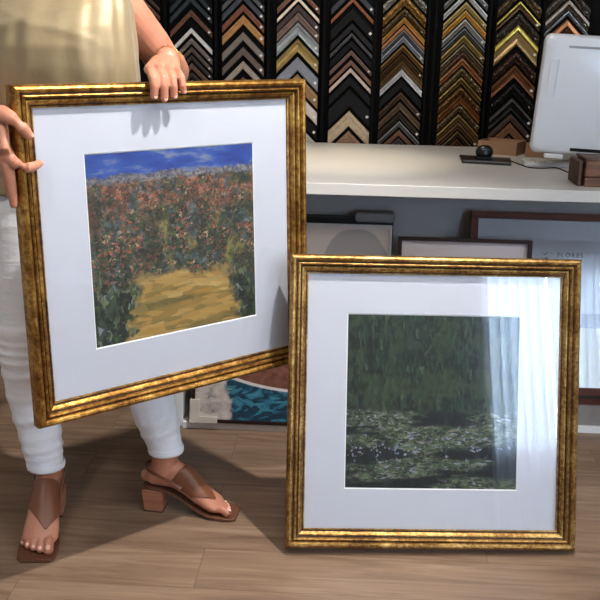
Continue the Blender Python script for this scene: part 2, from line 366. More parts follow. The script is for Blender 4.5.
def pond_art(w, h):
    t = NT('pond_print'); v = t.co(scale=(1/w, 1, 1/h), loc=(.5, 0, .5))
    xyz = t.n('ShaderNodeSeparateXYZ', Vector=v); x, z = xyz.outputs[0], xyz.outputs[2]
    n1 = t.noise(v, 4.5, 4, .6); n2 = t.noise(v, 16, 4, .6)
    up_, _ = dabs(t, v, 55, [(0, S(12, 26, 22)), (.3, S(24, 48, 36)), (.55, S(40, 72, 50)), (.75, S(70, 96, 60)), (.9, S(30, 54, 58)), (1, S(104, 122, 84))], stretch=(1.6, 1, .42))
    pad, _ = dabs(t, v, 60, [(0, S(24, 44, 30)), (.3, S(70, 96, 58)), (.5, S(112, 134, 88)), (.68, S(148, 160, 116)), (.8, S(60, 84, 70)), (.9, S(176, 168, 132)), (1, S(190, 196, 204))], stretch=(.8, 1, 1.8))
    wat, _ = dabs(t, v, 40, [(0, S(6, 12, 18)), (.5, S(14, 26, 30)), (.8, S(26, 44, 42)), (1, S(50, 62, 58))], stretch=(1.2, 1, .6))
    c = t.mix(t.math('MULTIPLY', t.step(n1, .48, .58), .55), up_, S(76, 98, 52))
    lo = t.mix(t.step(t.noise(t.n('ShaderNodeVectorMath', _operation='MULTIPLY', i0=v, i1=(.9, 1, 5.5)).outputs[0], 1.5, 3, .5), .46, .53), wat, pad)
    c = t.mix(t.step(t.math('ADD', z, t.math('MULTIPLY', n2, .10)), .52, .47), c, lo)
    flo, fd = dabs(t, v, 44, [(0, S(220, 222, 232)), (.6, S(150, 168, 196)), (1, S(226, 206, 180))])
    fz = t.math('MULTIPLY', t.step(z, .12, .18), t.step(z, .34, .28))
    c = t.mix(t.math('MULTIPLY', t.math('MULTIPLY', t.step(fd, .42, .30), t.step(t.noise(v, 12, 2), .54, .58)), fz), c, flo)
    c = t.mix(t.math('MULTIPLY', t.step(n2, .48, .36), .6), c, S(8, 16, 20))
    c = t.mix(1.0, c, (.42, .42, .50), 'MULTIPLY')
    return t.pbr(c, .7)

fr1 = empty('framed_picture', (-.4375, 2.2880, .4650), (-.045, 0, .735))
tag(fr1, 'gold framed flower garden print with white mat, tilted in the woman\'s hands', 'picture')
def gilded(root, W, H, w, h, gm, art, z0, zoff=0, xoff=0):
    r = root
    hub = (0, 0, H/2)
    def sh(o): o.location = hub; return o
    sh(moulding(W, H, PROF, 'gilded_moulding', gm, r))
    iw, ih = W-.092, H-.092
    sh(mat_board(iw, ih, w, h, -.0085, r, zoff, xoff))
    sh(print_plane(w+.02, h+.02, -.0060, 'art_print', art, r)).location = (xoff, 0, H/2+zoff)
    sh(MB().box(-iw/2, iw/2, -.0118, -.0098, -ih/2, ih/2).build('glass_pane', M['glass'], r))
    sh(MB().box(-iw/2, iw/2, -.004, -.001, -ih/2, ih/2).build('backing_board', M['backing'], r))
gilded(fr1, .832, .808, .49, .478, M['gold'], garden_art(.49, .478), 0, -.001, .004)
fr2 = empty('framed_picture', (.2590, 2.3035, .0085), (-.2745, .007, .0834))
tag(fr2, 'gold framed green pond print leaning upright on the wooden floor', 'picture')
gilded(fr2, .8154, .8185, .484, .487, M['gold2'], pond_art(.484, .487), 0, .0)

# ------------------------------------------------------------------ counter
top = MB().box(-.70, 2.1, 3.05, 4.21, .872, .912).build('worktop', M['white'], bevel=.003)
tag(top, 'long white worktop running across the shop under the samples', 'counter')
base = empty('counter_base', (0, 3.6, 0)); tag(base, 'grey and white counter carcass carrying the white worktop', 'counter')
b = lambda *a: MB().box(a[0], a[1], a[2]-3.6, a[3]-3.6, a[4], a[5])
b(-.58, 2.08, 3.42, 3.44, .025, .872).build('back_panel', M['greypanel'], base)
b(-.58, .15, 3.045, 3.44, 0, .025).build('plinth_board', M['whiteboard'], base, bevel=.002)
b(.15, 2.08, 3.15, 3.44, 0, .025).build('plinth_board', M['whiteboard'], base, bevel=.002)
b(-.625, -.58, 3.06, 4.2, 0, .872).build('side_panel', M['whiteboard'], base, bevel=.002)
b(2.08, 2.1, 3.46, 4.2, 0, .872).build('side_panel', M['whiteboard'], base, bevel=.002)

# ------------------------------------------------------------------ pictures stored under the counter
def leaning(name, label, x0, x1, ybot, ytop, z0, z1, rail, depth, m, face=None, cat='picture'):
    """frame leaning back: bottom at ybot, top at ytop"""
    L = sqrt((z1-z0)**2+(ytop-ybot)**2); a = math.atan2(ytop-ybot, z1-z0)
    e = empty(name, ((x0+x1)/2, ybot, z0), (-a, 0, 0)); tag(e, label, cat)
    W = x1-x0
    pr = [(0, 0), (0, depth), (rail, depth), (rail, .004), (rail-.004, .004), (rail-.004, 0)]
    o = moulding(W, L, pr, 'frame_moulding', m, e, False); o.location = (0, 0, L/2)
    return e, W, L
darkbrown = wood('dark_walnut', S(30, 15, 13), S(44, 23, 19), (3, 40, 3), .6, **{'Specular IOR Level': .25})
redbrown = wood('red_brown_wood', S(66, 32, 22), S(98, 52, 36), (3, 60, 60), .6, **{'Specular IOR Level': .3})
blackm = simple('black_lacquer', S(14, 13, 14), .45, **{'Specular IOR Level': .3})
palegrey = simple('pale_grey_frame', S(176, 172, 168), .5)
# poster with writing
e, W, L = leaning('framed_poster', 'brown framed poster with the word FLORES, leaning under the counter', .45, 1.36, 3.19, 3.375, .135, .772, .026, .022, redbrown)
pz = L/2
t = NT('flores_poster'); v = t.co(); xyz = t.n('ShaderNodeSeparateXYZ', Vector=v); z = xyz.outputs[2]
c = t.mix(t.step(z, -.087, -.083), S(176, 168, 146), S(112, 112, 116)); c = t.mix(t.step(z, -.036, -.030), c, S(146, 147, 153))
M['poster'] = t.pbr(c, .8)
print_plane(W-.05, L-.05, -.006, 'poster_sheet', M['poster'], e).location = (0, 0, pz)
MB().box(-W/2+.026, W/2-.026, -.0095, -.0078, -L/2+.026, L/2-.026).build('glass_pane', M['glass'], e).location = (0, 0, pz)
MB().box(-W/2+.02, W/2-.02, -.004, -.001, -L/2+.02, L/2-.02).build('backing_board', M['backing'], e).location = (0, 0, pz)
ink = simple('dark_ink', S(40, 40, 46), .8)
def text(body, size, loc, parent, m):
    cu = bpy.data.curves.new('lettering', 'FONT'); cu.body = body; cu.size = size; cu.extrude = .0002; cu.space_character = 1.25
    o = bpy.data.objects.new('lettering', cu); C.objects.link(o)
    bpy.context.view_layer.update()
    me = bpy.data.meshes.new_from_object(o.evaluated_get(bpy.context.evaluated_depsgraph_get()))
    bpy.data.objects.remove(o); me.materials.clear(); me.materials.append(m)
    q = bpy.data.objects.new('lettering', me); C.objects.link(q); q.parent = parent; q.location = loc; q.rotation_euler = (pi/2, 0, 0); return q
tx = .757-(.45+1.36)/2
q = text('FLORES', .024, (tx+.012, -.0066, .503), e, ink)
mb = MB(); xx = tx+.010; random.seed(3)
for wl in (.030, .018, .022, .010):
    k = 0
    while k < wl: mb.box(xx+k, xx+k+.0022, -.0066, -.0063, .490, .490+random.choice((.004, .005, .0035))); k += .0034
    xx += wl+.005
mb.build('small_print', ink, e)
mb = MB()
for (a_, b_) in (((-.045, .518), (-.033, .510)), ((-.033, .510), (-.022, .520)), ((-.028, .500), (-.030, .482)), ((-.030, .492), (-.022, .500)), ((-.031, .486), (-.023, .488))):
    mb.tube([((tx+a_[0], -.0066, a_[1]), .0022, .0004), ((tx+b_[0], -.0066, b_[1]), .0012, .0004)], n=8)
mb.build('sprig_emblem', ink, e)
# dark frame with white mat
e, W, L = leaning('picture_frame', 'thin dark walnut frame with a plain white sheet, between the gold frame and the poster', .180, .655, 3.135, 3.245, .025, .697, .013, .024, darkbrown)
print_plane(W-.02, L-.02, -.006, 'white_sheet', simple('white_sheet', S(186, 176, 174), .85, var=.01), e).location = (0, 0, L/2)
MB().box(-W/2+.01, W/2-.01, -.004, -.001, -L/2+.01, L/2-.01).build('backing_board', M['backing'], e).location = (0, 0, L/2)
# pale grey framed print
e, W, L = leaning('picture_frame', 'pale grey framed print with a speckled grey mound, under the worktop edge', -.215, .158, 3.15, 3.285, .025, .727, .009, .02, palegrey)
t = NT('mound_print'); v = t.co(); xyz = t.n('ShaderNodeSeparateXYZ', Vector=v); x, z = xyz.outputs[0], xyz.outputs[2]
sp = t.noise(v, 420, 2, .6)
ax = t.math('ABSOLUTE', t.math('SUBTRACT', x, .058)); nn = t.noise(v, 9, 3)
hgt = t.math('SUBTRACT', .352, t.math('ADD', t.math('MULTIPLY', t.math('POWER', ax, 3.0), 60), t.math('MULTIPLY', nn, .02)))
mk = t.step(t.math('SUBTRACT', hgt, z), 0, .006)
c = t.mix(mk, S(186, 174, 164), t.ramp(sp, [(.38, S(120, 114, 112)), (.6, S(166, 160, 156))]))
print_plane(W-.016, L-.016, -.012, 'art_print', t.pbr(c, .85), e).location = (0, 0, L/2)
MB().box(-W/2+.006, W/2-.006, -.010, -.001, -L/2+.006, L/2-.006).build('backing_board', M['backing'], e).location = (0, 0, L/2)
# black frame standing behind it, with a grey corner guard
e, W, L = leaning('picture_frame', 'black double-ridged frame standing behind the pale grey framed print', -.42, .165, 3.235, 3.375, .025, .742, .03, .03, blackm)
MB().box(-W/2+.02, W/2-.02, -.006, -.003, -L/2+.02, L/2-.02).build('backing_board', simple('black_board', S(34, 33, 33), .8), e).location = (0, 0, L/2)
MB().box(-W/2+.004, W/2-.004, -.036, -.030, L/2-.010, L/2-.004).build('ridge', simple('black_gloss', S(60, 60, 64), .2), e).location = (0, 0, L/2)
g = MB().box(.022, .168, 3.318, 3.40, .727, .762).build('corner_guard', simple('grey_foam', S(128, 126, 126), .9, bump=.3, bscale=300), bevel=.012, seg=4)
tag(g, 'grey padded corner guard sitting on the black frame', 'corner guard')
# teal wave canvas
e, W, L = leaning('framed_canvas', 'teal sea wave painting in a thin brown frame, near the floor', -.545, -.178, 3.062, 3.19, .025, .66, .012, .03, darkbrown)
t = NT('wave_canvas'); v = t.co(); xyz = t.n('ShaderNodeSeparateXYZ', Vector=v); x, z = xyz.outputs[0], xyz.outputs[2]
n1 = t.noise(v, 5.5, 5, .6, 1.8); n2 = t.noise(v, 22, 4, .6, 1); 
wn = t.noise(t.n('ShaderNodeVectorMath', _operation='MULTIPLY', i0=v, i1=(.6, 1, 1.3)).outputs[0], 9, 6, .6, 2.4)
wv = t.ramp(wn, [(.30, S(10, 30, 46)), (.40, S(16, 62, 84)), (.46, S(12, 36, 54)), (.52, S(30, 104, 130)), (.58, S(64, 132, 150)), (.62, S(20, 70, 92)), (.70, S(160, 190, 196))])
sand = t.ramp(n2, [(.25, S(92, 92, 98)), (.45, S(176, 164, 160)), (.7, S(206, 196, 190))])
c = t.mix(t.step(t.math('ADD', x, t.math('MULTIPLY', n1, .22)), .045, .08), sand, wv)
sx = t.math('SUBTRACT', x, .228); sz = t.math('SUBTRACT', z, .16)
rr = t.math('SQRT', t.math('ADD', t.math('MULTIPLY', t.math('MULTIPLY', sx, sx), .40), t.math('MULTIPLY', sz, sz)))
hull = t.ramp(t.noise(v, 50, 2), [(.3, S(92, 52, 42)), (.7, S(128, 80, 64))])
c = t.mix(t.step(rr, .366, .362), c, S(206, 200, 200)); c = t.mix(t.step(rr, .356, .352), c, hull)
wmat = t.pbr(c, .6)
print_plane(W-.02, L-.02, -.024, 'canvas', wmat, e, t=.02).location = (0, 0, L/2)
cg = MB().box(-W/2-.006, -W/2+.030, -.036, .004, -.002, .085).box(-W/2+.030, -W/2+.095, -.036, .004, -.002, .022)
cg.build('cardboard_corner', simple('pale_cardboard', S(190, 180, 170), .85), e, bevel=.002)
# low grey box with brown lid under the poster
e = empty('storage_box', (.98, 3.30, .025)); tag(e, 'low grey box with brown lid on the counter plinth under the poster', 'box')
MB().box(-.52, .5, -.135, .08, 0, .083).build('box_body', simple('box_grey', S(132, 126, 122), .8), e)
MB().box(-.525, .505, -.14, .085, .083, .110).build('box_lid', redbrown, e, bevel=.002)
s = MB().tube([((.80, 3.15, .141), .006, .004), ((.90, 3.148, .140), .006, .004), ((.96, 3.147, .1385), .006, .004), ((1.1, 3.15, .1385), .006, .004)], n=10).build('strap', blackm, smooth=True)
s.location = (0, 0, .003); tag(s, 'black strap lying on the brown lid of the low box', 'strap')

# ------------------------------------------------------------------ things on the worktop
ZT = .912
monwhite = simple('white_plastic', S(212, 214, 218), .25, var=.01)
mon = empty('computer_monitor', (.960, 3.52, ZT), (0, 0, radians(-4))); tag(mon, 'white all-in-one computer seen from behind on the worktop', 'computer')
def rrect(w0, w1, z0, z1, r, y, n=6):
    pts = []
    for (cx, cz, a0) in ((w1-r, z1-r, 0), (w0+r, z1-r, 90), (w0+r, z0+r, 180), (w1-r, z0+r, 270)):
        for i in range(n+1):
            a = radians(a0+90*i/n); pts.append((cx+r*cos(a), y, cz+r*sin(a)))
    return pts
# housing: back towards the camera (-y), tilted
hs_dz = -.016
rings = [rrect(-.285, .30, .075, .500, .02, .036), rrect(-.290, .305, .070, .505, .025, .024), rrect(-.290, .305, .070, .505, .025, .006), rrect(-.284, .299, .077, .499, .03, -.008), rrect(-.27, .285, .09, .485, .03, -.014)]
hs = MB().loft(rings).build('housing', monwhite, mon, smooth=True); hs.modifiers.new('e', 'EDGE_SPLIT').split_angle = radians(40)
hs.rotation_euler = (radians(7), radians(2.2), 0); 
hs.location = (0, 0, hs_dz)
def on_hs(mb, name, m, **k):
    o = mb.build(name, m, mon, **k); o.location = (0, 0, hs_dz); o.rotation_euler = hs.rotation_euler; return o
MB().box(-.27, .285, .0362, .038, .09, .485).build('screen', simple('screen_black', S(12, 12, 14), .1), mon).matrix_basis = Matrix.LocRotScale(hs.location, hs.rotation_euler, None)
on_hs(MB().box(-.205, .2, -.0155, -.0138, .462, .470), 'top_vent', simple('vent_grey', S(150, 152, 156), .5))
on_hs(MB().box(-.262, -.235, -.0160, -.0136, .285, .420), 'port_door', monwhite, bevel=.002)
on_hs(MB().box(-.2325, -.2315, -.0150, -.0134, .285, .420), 'port_seam', simple('seam_grey', S(150, 152, 158), .5))
on_hs(MB().box(-.145, .16, -.0158, -.0136, .088, .100), 'port_slot', blackm)
on_hs(MB().box(-.235, -.165, -.012, .02, .055, .0715), 'foot_ledge', monwhite, bevel=.003)
MB().box(-.05, .25, -.055, .055, 0, .008).build('stand_base', simple('dark_metal', S(60, 60, 64), .35, .7), mon, bevel=.003)
MB().box(.04, .16, .02, .035, .008, .20).build('stand_neck', monwhite, mon, bevel=.004)
# wooden blocks
wb = wood('dark_oak_block', S(70, 42, 26), S(136, 92, 60), (2, 2, 40), .55)
wb2 = wood('block_end', S(58, 36, 28), S(96, 66, 50), (30, 30, 6), .6)
t_ = empty('wooden_box', (.985, 3.20, ZT)); tag(t_, 'dark brown wooden box with banded side at the front of the worktop', 'box')
MB().box(-.195, .2, -.07, .07, 0, .032).box(-.195, .2, -.07, .07, .034, .088).build('box_body', wb, t_, bevel=.003)
MB().box(-.198, .203, -.073, .073, .0885, .096).build('box_lid', wb2, t_, bevel=.002)
wb3 = MB().box(.768, .785, 3.145, 3.285, ZT, ZT+.085).build('wooden_block', wb2, bevel=.006)
tag(wb3, 'small upright dark wooden block beside the banded wooden box', 'block')
# keyboard
kb = empty('keyboard', (.76, 3.66, ZT), (0, 0, radians(-3))); tag(kb, 'slim cream keyboard lying behind the black cable', 'keyboard')
MB().box(-.085, .28, -.06, .06, 0, .014).build('keyboard_case', monwhite, kb, bevel=.003)
mb = MB()
for r_ in range(5):
    for c_ in range(18): mb.box(-.08+.0198*c_, -.08+.0198*c_+.017, -.053+.0215*r_, -.053+.0215*r_+.018, .014, .018)
tag(mb.build('keys', simple('key_cream', S(225, 220, 208), .5), kb), kind='stuff')
# black pad and the rounded device on it
pad = empty('pen_tablet', (0, 0, ZT)); tag(pad, 'flat black pad with a pale front edge under the rounded device', 'pad')
P4 = [(.436, 3.64), (.622, 3.60), (.650, 3.79), (.448, 3.845)]
MB().add([(x, y, 0) for x, y in P4]+[(x, y, .008) for x, y in P4], [(3, 2, 1, 0), (4, 5, 6, 7), (0, 1, 5, 4), (1, 2, 6, 5), (2, 3, 7, 6), (3, 0, 4, 7)]).build('pad_body', simple('pad_black', S(28, 28, 32), .3), pad, bevel=.002)
MB().add([(.444, 3.655, .008), (.616, 3.618, .008), (.618, 3.634, .008), (.446, 3.671, .008), (.444, 3.655, .0088), (.616, 3.618, .0088), (.618, 3.634, .0088), (.446, 3.671, .0088)], [(3, 2, 1, 0), (4, 5, 6, 7), (0, 1, 5, 4), (1, 2, 6, 5), (2, 3, 7, 6), (3, 0, 4, 7)]).build('pale_strip', simple('strip_grey', S(150, 148, 146), .4), pad)
dv = empty('barcode_reader', (.535, 3.74, ZT+.008)); tag(dv, 'small black rounded device standing on the flat black pad', 'device')
MB().ball((0, 0, .026), .036, .022, .030).build('device_body', simple('device_black', S(22, 22, 24), .35), dv, smooth=True)
MB().box(-.03, .03, -.02, .02, 0, .008).build('device_foot', blackm, dv, bevel=.003)
lens = MB().tube([((.004, -.0205, .028), .008), ((.004, -.0235, .028), .008)], n=16, ends=False).build('lens', simple('lens_grey', S(70, 70, 74), .15), dv)
# kraft trays
kr = simple('kraft_card', S(158, 122, 92), .85, var=.06, bump=.1)
def tray(name, cx, cy, rz, w, d, h, label, zb=ZT):
    r = empty(name, (cx, cy, zb), (0, 0, rz)); tag(r, label, 'cardboard box')
    MB().box(-w/2, w/2, -d/2, d/2, 0, .003).build('tray_bottom', kr, r)
    for a in ((-w/2, w/2, -d/2, -d/2+.003), (-w/2, w/2, d/2-.003, d/2), (-w/2, -w/2+.003, -d/2+.003, d/2-.003), (w/2-.003, w/2, -d/2+.003, d/2-.003)):
        MB().box(*a, .003, h).build('tray_wall', kr, r)
    return r
tray('cardboard_tray', .645, 4.00, radians(-28), .17, .13, .055, 'open kraft cardboard tray behind the black pad, its edge towards the samples')
tray('cardboard_tray', .805, 3.93, radians(-12), .14, .11, .05, 'open kraft cardboard tray tucked behind the computer\'s lower corner')
pts = [Vector(p) for p in [(.630, 3.775, ZT+.0025), (.648, 3.70, ZT+.0025), (.675, 3.575, ZT+.0025), (.705, 3.545, ZT+.0025), (.745, 3.55, ZT+.0025), (.775, 3.57, ZT+.0025), (.795, 3.55, ZT+.0025), (.805, 3.47, ZT+.0025), (.835, 3.38, ZT+.0025)]]
cp = []
for i in range(len(pts)-1):
    a, b_, c_, d_ = pts[max(0, i-1)], pts[i], pts[i+1], pts[min(len(pts)-1, i+2)]
    for k in range(8):
        u = k/8; cp.append((.5*(2*b_+(c_-a)*u+(2*a-5*b_+4*c_-d_)*u*u+(3*b_-a-3*c_+d_)*u**3), .0022))
cp.append((pts[-1], .0022))
tag(MB().tube(cp, n=10).build('cable', blackm, smooth=True), 'thin black cable looping across the white worktop', 'cable')

# ------------------------------------------------------------------ moulding samples on the wall
YB = 4.262
BK, RB = S(9, 9, 9), S(120, 66, 40)
mats = {}
def smat(col, kind):
    key = (col, kind)
    if key not in mats:
        c = S(*col)
        t = NT('sample_'+kind); v = t.co()
        if kind == 'flat':
            g = t.noise(v, 40, 4); m = t.pbr(t.ramp(g, [(.3, tuple(q*.85 for q in c)), (.7, c)]), .6, 0, None, **{'Specular IOR Level': .2})
        elif kind == 'wood':
            g = t.noise(t.co(scale=(1, 1, 1)), 60, 5, .6, 1); m = t.pbr(t.ramp(g, [(.3, tuple(q*.6 for q in c)), (.7, c)]), .5, 0)
        elif kind == 'metal':
            g = t.noise(v, 30, 4); m = t.pbr(t.ramp(g, [(.3, tuple(q*.7 for q in c)), (.7, c)]), .32, .55, t.bump(g, .1))
        else:
            g = t.n('ShaderNodeTexVoronoi', Vector=v, Scale=90.0).outputs['Distance']; n2 = t.noise(v, 130, 4)
            m = t.pbr(t.ramp(t.math('MULTIPLY', g, n2), [(.02, c), (.30, tuple(q*.35 for q in c))]), .38, .55, t.bump(g, .9, .006))
        mats[key] = m
    return mats[key]
def lo(r, g, b, k=.45): return (int(r*k), int(g*k), int(b*k))
WH, SV, GD, OG, TN = (226, 222, 216), (170, 172, 174), (196, 150, 70), (176, 108, 52), (150, 122, 92)
PF = {'flat': [(0, .016), (.08, .020), (.9, .020), (1, .014)],
      'wood': [(0, .014), (.06, .020), (.30, .021), (.36, .017), (.9, .015), (1, .012)],
      'metal': [(0, .020), (.10, .027), (.24, .027), (.34, .017), (.66, .013), (.80, .017), (.92, .018), (1, .012)],
      'ornate': [(0, .018), (.12, .030), (.45, .032), (.60, .022), (.86, .016), (1, .014)]}
tagm = simple('sticker_white', S(214, 212, 206), .6)
HW = .0935
ORD = 'first second third fourth fifth sixth seventh eighth ninth tenth eleventh twelfth thirteenth fourteenth fifteenth sixteenth seventeenth eighteenth nineteenth twentieth'.split()
def chevron(cx, apx_z, wid, col, kind, edge, label, group, sticker=True):
    """wid: width of the moulding face; arms fall at 45 degrees; edge: colour of the raised outer lip"""
    pf = PF[kind]; dz = wid*sqrt(2); h = HW
    mb = MB()
    for sgn in (-1, 1):
        rr = []
        for (u, t_) in ((0, 0), (h, 0)):
            ring = [(sgn*u, 0, -u)]+[(sgn*u, -p[1], -u-dz*p[0]) for p in pf]+[(sgn*u, 0, -u-dz)]
            rr.append(ring)
        n0 = len(mb.f)
        mb.loft(rr)
        if edge:
            lip = [k for k in range(n0, len(mb.f)) if k-n0 in (1, 2)]
            for k in lip: mb.mi[k] = 1
    o = mb.build('moulding_sample', [smat(col, kind), smat(edge or col, 'metal' if edge else kind)])
    o.location = (cx, YB-.006, apx_z)
    tag(o, label, 'moulding sample', group)
    if sticker:
        d = max(.003, min(.008, wid*.35)); s_ = MB().add([(0, -.0012, d), (d, -.0012, 0), (0, -.0012, -d), (-d, -.0012, 0), (0, 0, d), (d, 0, 0), (0, 0, -d), (-d, 0, 0)], [(0, 1, 2, 3), (7, 6, 5, 4), (0, 4, 5, 1), (1, 5, 6, 2), (2, 6, 7, 3), (3, 7, 4, 0)]).build('price_sticker', tagm, o)
        s_.location = (h-.012, -.0205, -h+.012-dz*.5)
    return o
# column: (pixel x of centre at top, at bottom y=145), samples: (apex y, face thickness in px, colour, kind, lip colour, word)
COL = {
 1: (193, 192, 'first', [(-14, 6, (46, 52, 56), 'flat', None, 'slate'), (-4, 6, (50, 60, 62), 'flat', None, 'dark teal'), (10, 6, (122, 74, 52), 'wood', None, 'rust brown'), (28, 5, WH, 'flat', None, 'white'), (38, 5.5, (132, 118, 110), 'wood', None, 'taupe'), (47, 5, (96, 82, 72), 'wood', None, 'grey brown'), (55, 5, (52, 42, 40), 'wood', None, 'near-black brown'), (63, 6, (116, 82, 62), 'wood', None, 'mid brown'), (72, 5, (54, 44, 42), 'wood', None, 'dark umber'), (80, 6, (176, 166, 156), 'flat', None, 'pale stone'), (90, 6, (120, 90, 66), 'wood', None, 'chestnut'), (101, 8, (80, 74, 70), 'flat', None, 'charcoal')]),
 2: (244, 243, 'second', [(-16, 6, (84, 84, 86), 'flat', None, 'mid grey'), (-7, 7, (66, 70, 76), 'flat', None, 'steel grey'), (4, 7, (134, 78, 52), 'wood', None, 'brick brown'), (15, 9, (194, 140, 78), 'wood', None, 'honey orange'), (32, 8.5, (128, 118, 108), 'flat', None, 'warm grey'), (47, 8, (104, 90, 82), 'flat', None, 'mushroom'), (61, 8, (160, 146, 132), 'flat', None, 'light taupe'), (77, 8, (130, 84, 56), 'wood', None, 'red brown'), (92, 8, (80, 80, 84), 'flat', None, 'graphite')]),
 3: (298, 297, 'third', [(-14, 6, (128, 84, 62), 'wood', None, 'cocoa'), (-3, 4, (232, 214, 190), 'flat', None, 'cream'), (4, 7, (70, 58, 56), 'flat', None, 'dark plum'), (12, 8.5, (122, 96, 84), 'wood', None, 'dusty brown'), (22, 13, (176, 182, 184), 'metal', None, 'silver leaf'), (39, 13, (186, 158, 98), 'metal', None, 'gold leaf'), (57, 14, (130, 132, 138), 'flat', None, 'plain grey'), (74, 14, (158, 120, 78), 'wood', None, 'caramel'), (92, 13, (206, 194, 180), 'flat', None, 'off-white'), (108, 12, (9, 9, 9), 'flat', None, 'black'), (123, 14, (188, 176, 160), 'flat', None, 'sandy')]),
 4: (353, 348, 'fourth', [(-14, 7, (60, 62, 70), 'flat', None, 'blue grey'), (-2, 4, (168, 96, 54), 'wood', None, 'copper'), (8, 12, (9, 9, 9), 'flat', None, 'plain black'), (23, 7, (34, 32, 34), 'flat', None, 'charcoal black'), (33, 4, (142, 138, 140), 'metal', None, 'thin pewter'), (40, 8, (9, 9, 9), 'flat', None, 'satin black'), (50, 5, (112, 84, 72), 'wood', None, 'cocoa brown'), (60, 5, (128, 88, 68), 'wood', None, 'russet'), (68, 4.5, (196, 176, 164), 'flat', None, 'pinkish beige'), (76, 10, (9, 9, 9), 'flat', None, 'matt black'), (89, 19, (14, 14, 15), 'flat', None, 'broad black'), (111, 16, (196, 172, 138), 'wood', None, 'pale oak'), (131, 13, (156, 118, 86), 'wood', None, 'walnut')]),
 5: (405, 398, 'fifth', [(-18, 9, (176, 170, 156), 'ornate', None, 'carved silver'), (-5, 10, (190, 140, 66), 'ornate', None, 'carved gold'), (8, 7, (128, 104, 62), 'ornate', None, 'carved bronze'), (17, 6, (206, 150, 86), 'metal', GD, 'bright copper gold'), (25, 4, (186, 122, 72), 'wood', None, 'orange wood'), (30, 5, (104, 104, 108), 'metal', SV, 'pewter'), (36, 6, (146, 148, 154), 'metal', (200, 202, 206), 'brushed silver'), (45, 6, (120, 86, 50), 'metal', GD, 'gold-lipped brown'), (53, 6, (96, 66, 36), 'metal', None, 'bronze'), (60, 8, (104, 76, 40), 'metal', None, 'olive bronze'), (69, 7, (218, 216, 220), 'metal', WH, 'white silver'), (79, 10, (9, 9, 9), 'flat', None, 'black'), (92, 7, (92, 70, 54), 'metal', (120, 92, 70), 'dark umber'), (102, 8, (120, 98, 74), 'metal', None, 'khaki brown'), (112, 7, (70, 58, 46), 'metal', None, 'dark bronze'), (121, 6, (120, 112, 104), 'metal', SV, 'grey-lipped'), (130, 6, (124, 80, 50), 'wood', None, 'tobacco'), (138, 7, (110, 104, 98), 'metal', None, 'stone grey')]),
 6: (466, 456, 'sixth', [(-18, 6, (126, 124, 120), 'metal', SV, 'grey silver'), (-8, 6, (196, 194, 190), 'metal', WH, 'bright silver'), (2, 6, (172, 148, 92), 'metal', (214, 190, 120), 'pale gold'), (10, 7, (186, 132, 58), 'metal', (216, 168, 84), 'orange gold'), (19, 7, (140, 138, 134), 'metal', (206, 206, 200), 'nickel'), (28, 5.5, (84, 82, 82), 'metal', (150, 150, 146), 'gunmetal'), (35, 7, (122, 100, 56), 'metal', (216, 180, 92), 'gold-lipped'), (44, 6, (110, 92, 72), 'metal', (180, 160, 120), 'sand-lipped'), (51, 6, (132, 96, 70), 'ornate', None, 'beaded brown'), (58, 7, (156, 96, 54), 'metal', (200, 150, 100), 'copper'), (67, 8, (140, 120, 78), 'ornate', None, 'carved olive'), (77, 7, (104, 78, 40), 'metal', (206, 170, 96), 'brown gold'), (86, 8, (140, 98, 48), 'ornate', None, 'carved amber'), (95, 8, (134, 80, 38), 'metal', None, 'burnt orange'), (104, 8, (130, 104, 70), 'ornate', None, 'beaded tan'), (114, 7, (112, 88, 46), 'metal', (190, 160, 92), 'antique gold'), (122, 7, (96, 66, 40), 'metal', (150, 112, 72), 'cocoa bronze'), (131, 6, (78, 64, 40), 'metal', (150, 130, 80), 'dark gold'), (139, 6, (120, 84, 50), 'metal', None, 'dull copper')]),
 7: (520, 507, 'seventh', [(-14, 10, (120, 96, 68), 'ornate', None, 'carved sand'), (1, 8, (96, 66, 44), 'metal', (226, 196, 80), 'bright gold edged brown'), (12, 12, (74, 62, 54), 'ornate', None, 'carved dark brown'), (25, 20, (168, 138, 90), 'metal', (240, 214, 96), 'wide pale gold'), (51, 11, (88, 60, 46), 'ornate', None, 'carved umber'), (65, 13, (124, 76, 46), 'metal', (140, 96, 60), 'wide tobacco'), (82, 12, (26, 26, 28), 'ornate', None, 'carved black'), (98, 13, (28, 27, 27), 'metal', (110, 108, 104), 'silver edged black'), (114, 7, (70, 46, 34), 'wood', None, 'dark cocoa'), (123, 11, (120, 78, 48), 'wood', None, 'saddle brown'), (136, 9, (70, 48, 36), 'wood', None, 'deep brown')]),
 8: (569, 553, 'eighth', [(-14, 10, (120, 108, 96), 'ornate', None, 'carved stone'), (-1, 10, (124, 108, 94), 'ornate', (150, 140, 126), 'carved taupe'), (11, 4, (160, 156, 148), 'metal', SV, 'thin silver'), (19, 14, (124, 82, 48), 'ornate', (196, 130, 84), 'copper edged carved'), (37, 14, (80, 60, 46), 'ornate', None, 'carved dark umber'), (55, 12, (150, 120, 80), 'metal', GD, 'gold')]),
 0: (141, 142, 'leftmost', [(-14, 4, (90, 62, 50), 'wood', None, 'dark brown'), (-6, 4, (120, 84, 66), 'wood', None, 'mid brown'), (1, 4, (96, 70, 60), 'wood', None, 'umber'), (8, 4.5, (214, 212, 210), 'flat', None, 'white')]),
}
KN = {'flat': 'smooth', 'wood': 'wood-grained', 'metal': 'polished', 'ornate': 'embossed'}
panelm = simple('black_panel', S(7, 7, 8), .8, **{'Specular IOR Level': .15})
